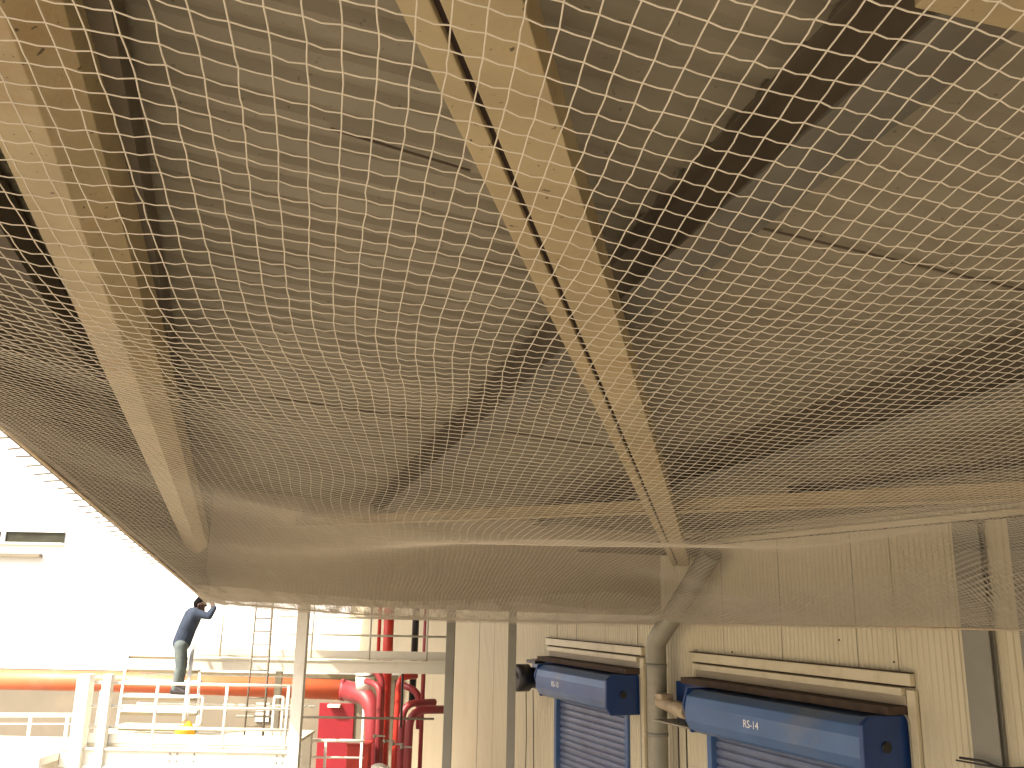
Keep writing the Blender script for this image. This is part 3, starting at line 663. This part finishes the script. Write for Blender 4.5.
# ================================================================== BACKGROUND BUILDINGS
lb = empty('low_building', drop(atY(150, 700, 27), 0), 'long low beige building behind the orange pipe', 'building')
zb = atY(150, 671, 27).z; xr = atY(394, 700, 27).x
MB().box(-32, xr, 27, 34, 0, zb-.085).build('wall', M['beige'], lb)
MB().box(-32.2, xr+.1, 26.95, 34.2, zb-.08, zb).build('roof', M['whitew'], lb)
MB().box(-32.2, xr+.1, 26.85, 26.949, zb-.10, zb+.01).build('coping', M['coping'], lb)
dx0, dx1 = atY(319, 720, 27).x, atY(354, 720, 27).x; dz = atY(330, 699, 27).z-.1
for k in range(1):
    MB().box(dx0, dx1, 26.93, 26.99, 0.05, dz).build('door', M['reddoor'], lb, .01)
x_ = atY(337, 699, 26.9).x; MB().box(x_-.22, x_+.12, 26.7, 26.93, dz-.1, dz-.02).build('door_lamp', M['white'], lb, .01)
for y0_, y1_ in ((703, 722), (731, 740)):
    a = atY(256, y0_, 26.9); b = atY(268, y1_, 26.9); MB().box(a.x, b.x, 26.94, 26.98, b.z, a.z).build('wall_panel', M['white'], lb)
wb = empty('white_building', drop(atY(0, 560, 55), 0), 'white building with a dark strip window at far left, widened in place of white sky', 'building')
xw = atY(405, 560, 55).x; zwt = atY(50, 400, 55).z
MB().box(-60, xw, 55, 70, 0, zwt).build('wall', M['whitew'], wb)  # made wider and taller to stand in for overexposed sky
a = atY(-40, 529, 54.9); b = atY(63, 545, 54.9)
wf = MB().box(a.x, b.x, 54.80, 54.99, b.z, b.z+.12).box(a.x, b.x, 54.8, 54.99, a.z-.1, a.z).build('window', M['whitew'], wb)
MB().box(a.x, b.x, 54.93, 54.98, b.z+.12, a.z-.1).build('pane', M['glass'], wf)
xm = atY(4, 535, 54.9).x; MB().box(xm-.12, xm+.12, 54.8, 54.92, b.z+.12, a.z-.1).build('mullion', M['whitew'], wf)
MB().box(a.x, b.x-1.2, 54.6, 54.99, b.z-.75, b.z-.55).build('ledge', M['beige'], wb)
# ================================================================== PIPES
GP = 'fire main pipes beside the clad wall'
def ppipe(pts, r, m_, lab, grp=GP, fr=.25, name='pipe', n=14):
    return tag(MB().tube(fillet(pts, fr), r, n).build(name, M[m_]), lab, 'pipe', grp)
big = [atY(-150, 677, 21), atY(120, 681.5, 21), atY(345, 690, 21)]
bp_ = ppipe(big, .215, 'orange', 'very thick orange pipe running level behind the stairs then bending down', fr=.5, n=24)
el_ = fillet([atY(345, 690, 21), atY(372, 697, 20.4), drop(atY(379, 730, 20), 0)], .55, 10)
MB().tube(el_, [.214]+[.21-.05*min(1, i/9) for i in range(len(el_)-1)], 24).build('elbow', M['dred'], bp_)
MB().tube([atY(341, 689.8, 21), atY(345, 690, 21)], .235, 24).build('flange', M['dred'], bp_)
def vdown(px, py, Y, z=0): return drop(atY(px, py, Y), z)
Y0 = 19.4
ppipe([vdown(387.5, 630, Y0+.4, HC+3), vdown(390, 630, Y0+.4, 0)], .11, 'red', 'bright red straight upright pipe, thickest of those rising past the walkway')
ppipe([vdown(378.5, 630, Y0+.5, HC+3), vdown(379.5, 630, Y0+.5, HC-1.4)], .04, 'red', 'thin red upright pipe just left of the thick bright red upright')
ppipe([vdown(425.5, 630, Y0, HC+3), vdown(425, 630, Y0, 0)], .045, 'dred', 'thin dull red upright pipe rising past the walkway right of the black pipe')
tag(MB().tube([vdown(416.5, 630, Y0+.8, HC+3), vdown(415, 630, Y0+.8, HC-2.1)], .075, 12).build('pipe', M['black']), 'black upright pipe between two red pipes', 'pipe', GP)
ppipe([atY(350, 665, Y0), atY(382, 671, Y0-.1), vdown(385, 690, Y0-.2)], .07, 'dred', 'pinkish red pipe with an elbow right beside the white drum', fr=.35)
ppipe([atY(366, 681, Y0), atY(380, 686, Y0-.3), vdown(382, 700, Y0-.4)], .06, 'dred', 'dull red pipe with a low elbow under the white drum', fr=.3)
ppipe([atY(416, 676, Y0), atY(399, 677, Y0-.4), vdown(396.5, 700, Y0-.5)], .062, 'red', 'red pipe whose elbow turns right just below the walkway', fr=.4)
ppipe([atY(398, 683, Y0+.2), atY(419, 692, Y0+.1), vdown(420, 705, Y0+.1, HC-2.5)], .068, 'dred', 'short dull red pipe crossing to the upright under the walkway', fr=.2)
ppipe([atY(435, 702.5, Y0-.3), atY(403, 703, Y0-.7), vdown(401.5, 720, Y0-.8)], .07, 'dred', 'dark red pipe with an elbow behind the open ended one', fr=.55)
ppipe([atY(444.5, 709.5, Y0-.6), atY(410, 710, Y0-1.0), vdown(408, 730, Y0-1.1)], .08, 'dred', 'dark red elbow pipe in front with its level end reaching the grey post', fr=.6)
tag(MB().tube([atY(403, 668, 18), atY(401, 727, 18)], .022, 8).build('rod', M['black']), 'thin black rod hanging from the walkway before the red pipes', 'rod')
for px, py in ((380, 736), (390, 741), (398, 744), (407, 747)):
    p = atY(px, py, Y0-1.25); mm = MB().bar(p-Vector((.10, 0, 0)), p+Vector((.10, 0, 0)), .03).tube([p-Vector((.1, .03, .03)), p-Vector((.1, .03, -.03))], .03, 8)
    tag(mm.build('pipe_clamp', M['pipe_g']), 'small grey clamp on the red upright pipes, %s of the four' % {380: 'leftmost', 390: 'second from left', 398: 'third from left', 407: 'rightmost'}[px], 'clamp', 'clamps on the red pipes')
p = atY(379, 766, Y0-1.5); tag(MB().tube([p-Vector((.0, 0, .25)), p, p+Vector((0, 0, .04))], [.13, .15, .07], 14).tube([p+Vector((-.16, -.05, -.1)), p+Vector((.2, -.05, -.02))], .03, 8).build('valve', M['white'], origin=p),
    'white valve at the foot of the red pipes', 'valve')
p = atY(365, 690, 20.6); q = atY(365, 673, 20.6)
dr = tag(MB().tube([p, q], .20, 20).tube([drop(p, 0), p], .03, 8).build('drum', M['white']), 'small white drum beside the red pipe elbows', 'drum')
MB().tube([q-Vector((0, 0, .06)), q-Vector((0, 0, .03))], .215, 20).build('drum_band', M['grey'], dr)
a = atY(347, 745, 18.6); b = atY(369, 745, 18.6)
rb = tag(MB().box(a.x, b.x, 18.6, 19.0, 0, a.z).box(a.x-.02, b.x+.02, 18.57, 19.03, a.z, a.z+.03).build('cabinet', M['red'], bevel=.01), 'bright red cabinet standing left of the pipes', 'cabinet')
# ================================================================== PERSON
Ym = 15.9
feet = atY(176, 692, Ym)
per = empty('person', feet, 'person in a blue sweater and faded jeans leaning forward on the steps with hands raised', 'person')
def pp(px, py, dy=0): return atY(px, py, Ym+dy)
J = dict(pel=pp(182.5, 641), sp=pp(187.5, 628), ch=pp(193, 616), nk=pp(197, 609.5), hd=pp(200.5, 605), ht=pp(202.5, 600.5),
  hl=pp(181, 643, .10), kl=pp(183, 664, .12), al=pp(180, 684.5, .14), tl=pp(184, 687, .12),
  hr=pp(181, 643, -.10), kr=pp(180, 667, -.12), ar=pp(175, 688.5, -.12), tr=pp(181.5, 691.5, -.14),
  sl=pp(195.5, 613, .18), el=pp(208, 616, .22), wl=pp(214, 607.5, .12), ml=pp(212.5, 603.5, .08),
  sr=pp(195.5, 613, -.18), er=pp(209, 616.5, -.2), wr=pp(214.5, 608, -.12), mr=pp(212, 603.5, -.08))
def skin(name, edges, rad, m_, parent, root=None, vox=.012):
    mb = MB()
    for a, b in edges:
        p, q = J[a], J[b]; r0, r1 = rad[a], rad[b]; d = (q-p).normalized(); pts = []; rs = []
        for k in range(5):
            t = math.pi/2*(k+.15)/5.0; pts.append(p-d*r0*math.cos(t)); rs.append(r0*math.sin(t))
        pts += [p, q]; rs += [r0, r1]
        for k in reversed(range(5)):
            t = math.pi/2*(k+.15)/5.0; pts.append(q+d*r1*math.cos(t)); rs.append(r1*math.sin(t))
        mb.tube(pts, rs, 14)
    ob = mb.build(name, m_, parent)
    rm = ob.modifiers.new('remesh', 'REMESH'); rm.mode = 'VOXEL'; rm.voxel_size = vox; rm.use_smooth_shade = True
    sm = ob.modifiers.new('smooth', 'SMOOTH'); sm.iterations = 3 if vox > .008 else 1
    return ob
# fingers
def fing(side, w, mh):
    d = (J[mh]-J[w]).normalized(); lat = Vector((.1, 1, 0)).normalized(); nrm = d.cross(lat).normalized(); E_ = []; rad = {}
    for i, (o_, L_) in enumerate(((-.03, .07), (-.01, .08), (.01, .075), (.03, .06))):
        a = 'f%s%da' % (side, i); b = 'f%s%db' % (side, i)
        J[a] = J[mh]+lat*o_+d*.03; J[b] = J[a]+d*L_*.6+nrm*.03; E_ += [(mh, a), (a, b)]; rad[a] = .010; rad[b] = .008
    a = 'f%st' % side; J[a] = J[w]+d*.05+lat*.055*(1 if side == 'l' else -1)+nrm*.02; E_.append((w, a)); rad[a] = .010
    return E_, rad
fl_e, fl_r = fing('l', 'wl', 'ml'); fr_e, fr_r = fing('r', 'wr', 'mr')
E_body = [('pel', 'sp'), ('sp', 'ch'), ('ch', 'nk'), ('nk', 'hd'), ('hd', 'ht'), ('pel', 'hl'), ('hl', 'kl'), ('kl', 'al'), ('al', 'tl'), ('pel', 'hr'), ('hr', 'kr'), ('kr', 'ar'), ('ar', 'tr'),
    ('sl', 'sr'), ('ch', 'sl'), ('sl', 'el'), ('el', 'wl'), ('wl', 'ml'), ('ch', 'sr'), ('sr', 'er'), ('er', 'wr'), ('wr', 'mr'), ('hd', 'nose')]
J['nose'] = J['hd'] + Vector((.105, 0, -.005)); J['earl'] = J['hd']+Vector((0, .085, 0)); J['earr'] = J['hd']+Vector((0, -.085, 0)); J['chin'] = J['hd']+Vector((.05, 0, -.09))
E_body += [('hd', 'chin'), ('earl', 'hd'), ('earr', 'hd')]
R_body = dict(pel=.12, sp=.115, ch=.12, nk=.06, hd=.088, ht=.075, hl=.05, kl=.055, al=.04, tl=.035, hr=.05, kr=.055, ar=.04, tr=.035,
    sl=.055, el=.04, wl=.027, ml=.036, sr=.055, er=.04, wr=.027, mr=.036, nose=.016, chin=.035, earl=.022, earr=.022, **fl_r, **fr_r)
skin('body', E_body+fl_e+fr_e, R_body, M['skin'], per, vox=.007)
J['hem'] = J['pel'].lerp(J['sp'], -.12)
skin('sweater', [('hem', 'sp'), ('sp', 'ch'), ('ch', 'nk'), ('sl', 'sr'), ('ch', 'sl'), ('sp', 'sl'), ('sp', 'sr'), ('sl', 'el'), ('el', 'wl'), ('ch', 'sr'), ('sr', 'er'), ('er', 'wr')],
    dict(hem=.152, sp=.15, ch=.15, nk=.07, sl=.078, el=.056, wl=.04, sr=.078, er=.056, wr=.04), M['sweater'], per)
J['pl2'] = J['pel']+Vector((0, 0, -.03)); J['hl2'] = J['hl']+Vector((0, 0, -.05)); J['hr2'] = J['hr']+Vector((0, 0, -.05))
skin('jeans', [('pel', 'pl2'), ('pl2', 'hl2'), ('hl2', 'kl'), ('kl', 'al'), ('pl2', 'hr2'), ('hr2', 'kr'), ('kr', 'ar')],
    dict(pel=.135, pl2=.14, hl2=.11, kl=.078, al=.062, hr2=.11, kr=.078, ar=.062), M['jeans'], per)
J['hb'] = J['hd']+Vector((-.028, 0, .02)); J['htb'] = J['ht']+Vector((-.012, 0, .012)); J['hb2'] = J['hd']+Vector((-.045, 0, -.04))
skin('hair', [('hb', 'htb'), ('hb2', 'hb')], dict(hb=.093, htb=.083, hb2=.06), M['hair'], per, vox=.009)
for a, b in (('al', 'tl'), ('ar', 'tr')):
    J['x'] = J[a]+Vector((-.03, 0, -.05)); J['y'] = J[b]+Vector((.05, 0, -.015)); J['z'] = J[a]+Vector((0, 0, .02))
    skin('shoe', [('x', 'y'), ('z', 'x'), ('z', 'y')], dict(x=.05, y=.042, z=.05), M['shoe'], per, vox=.009)
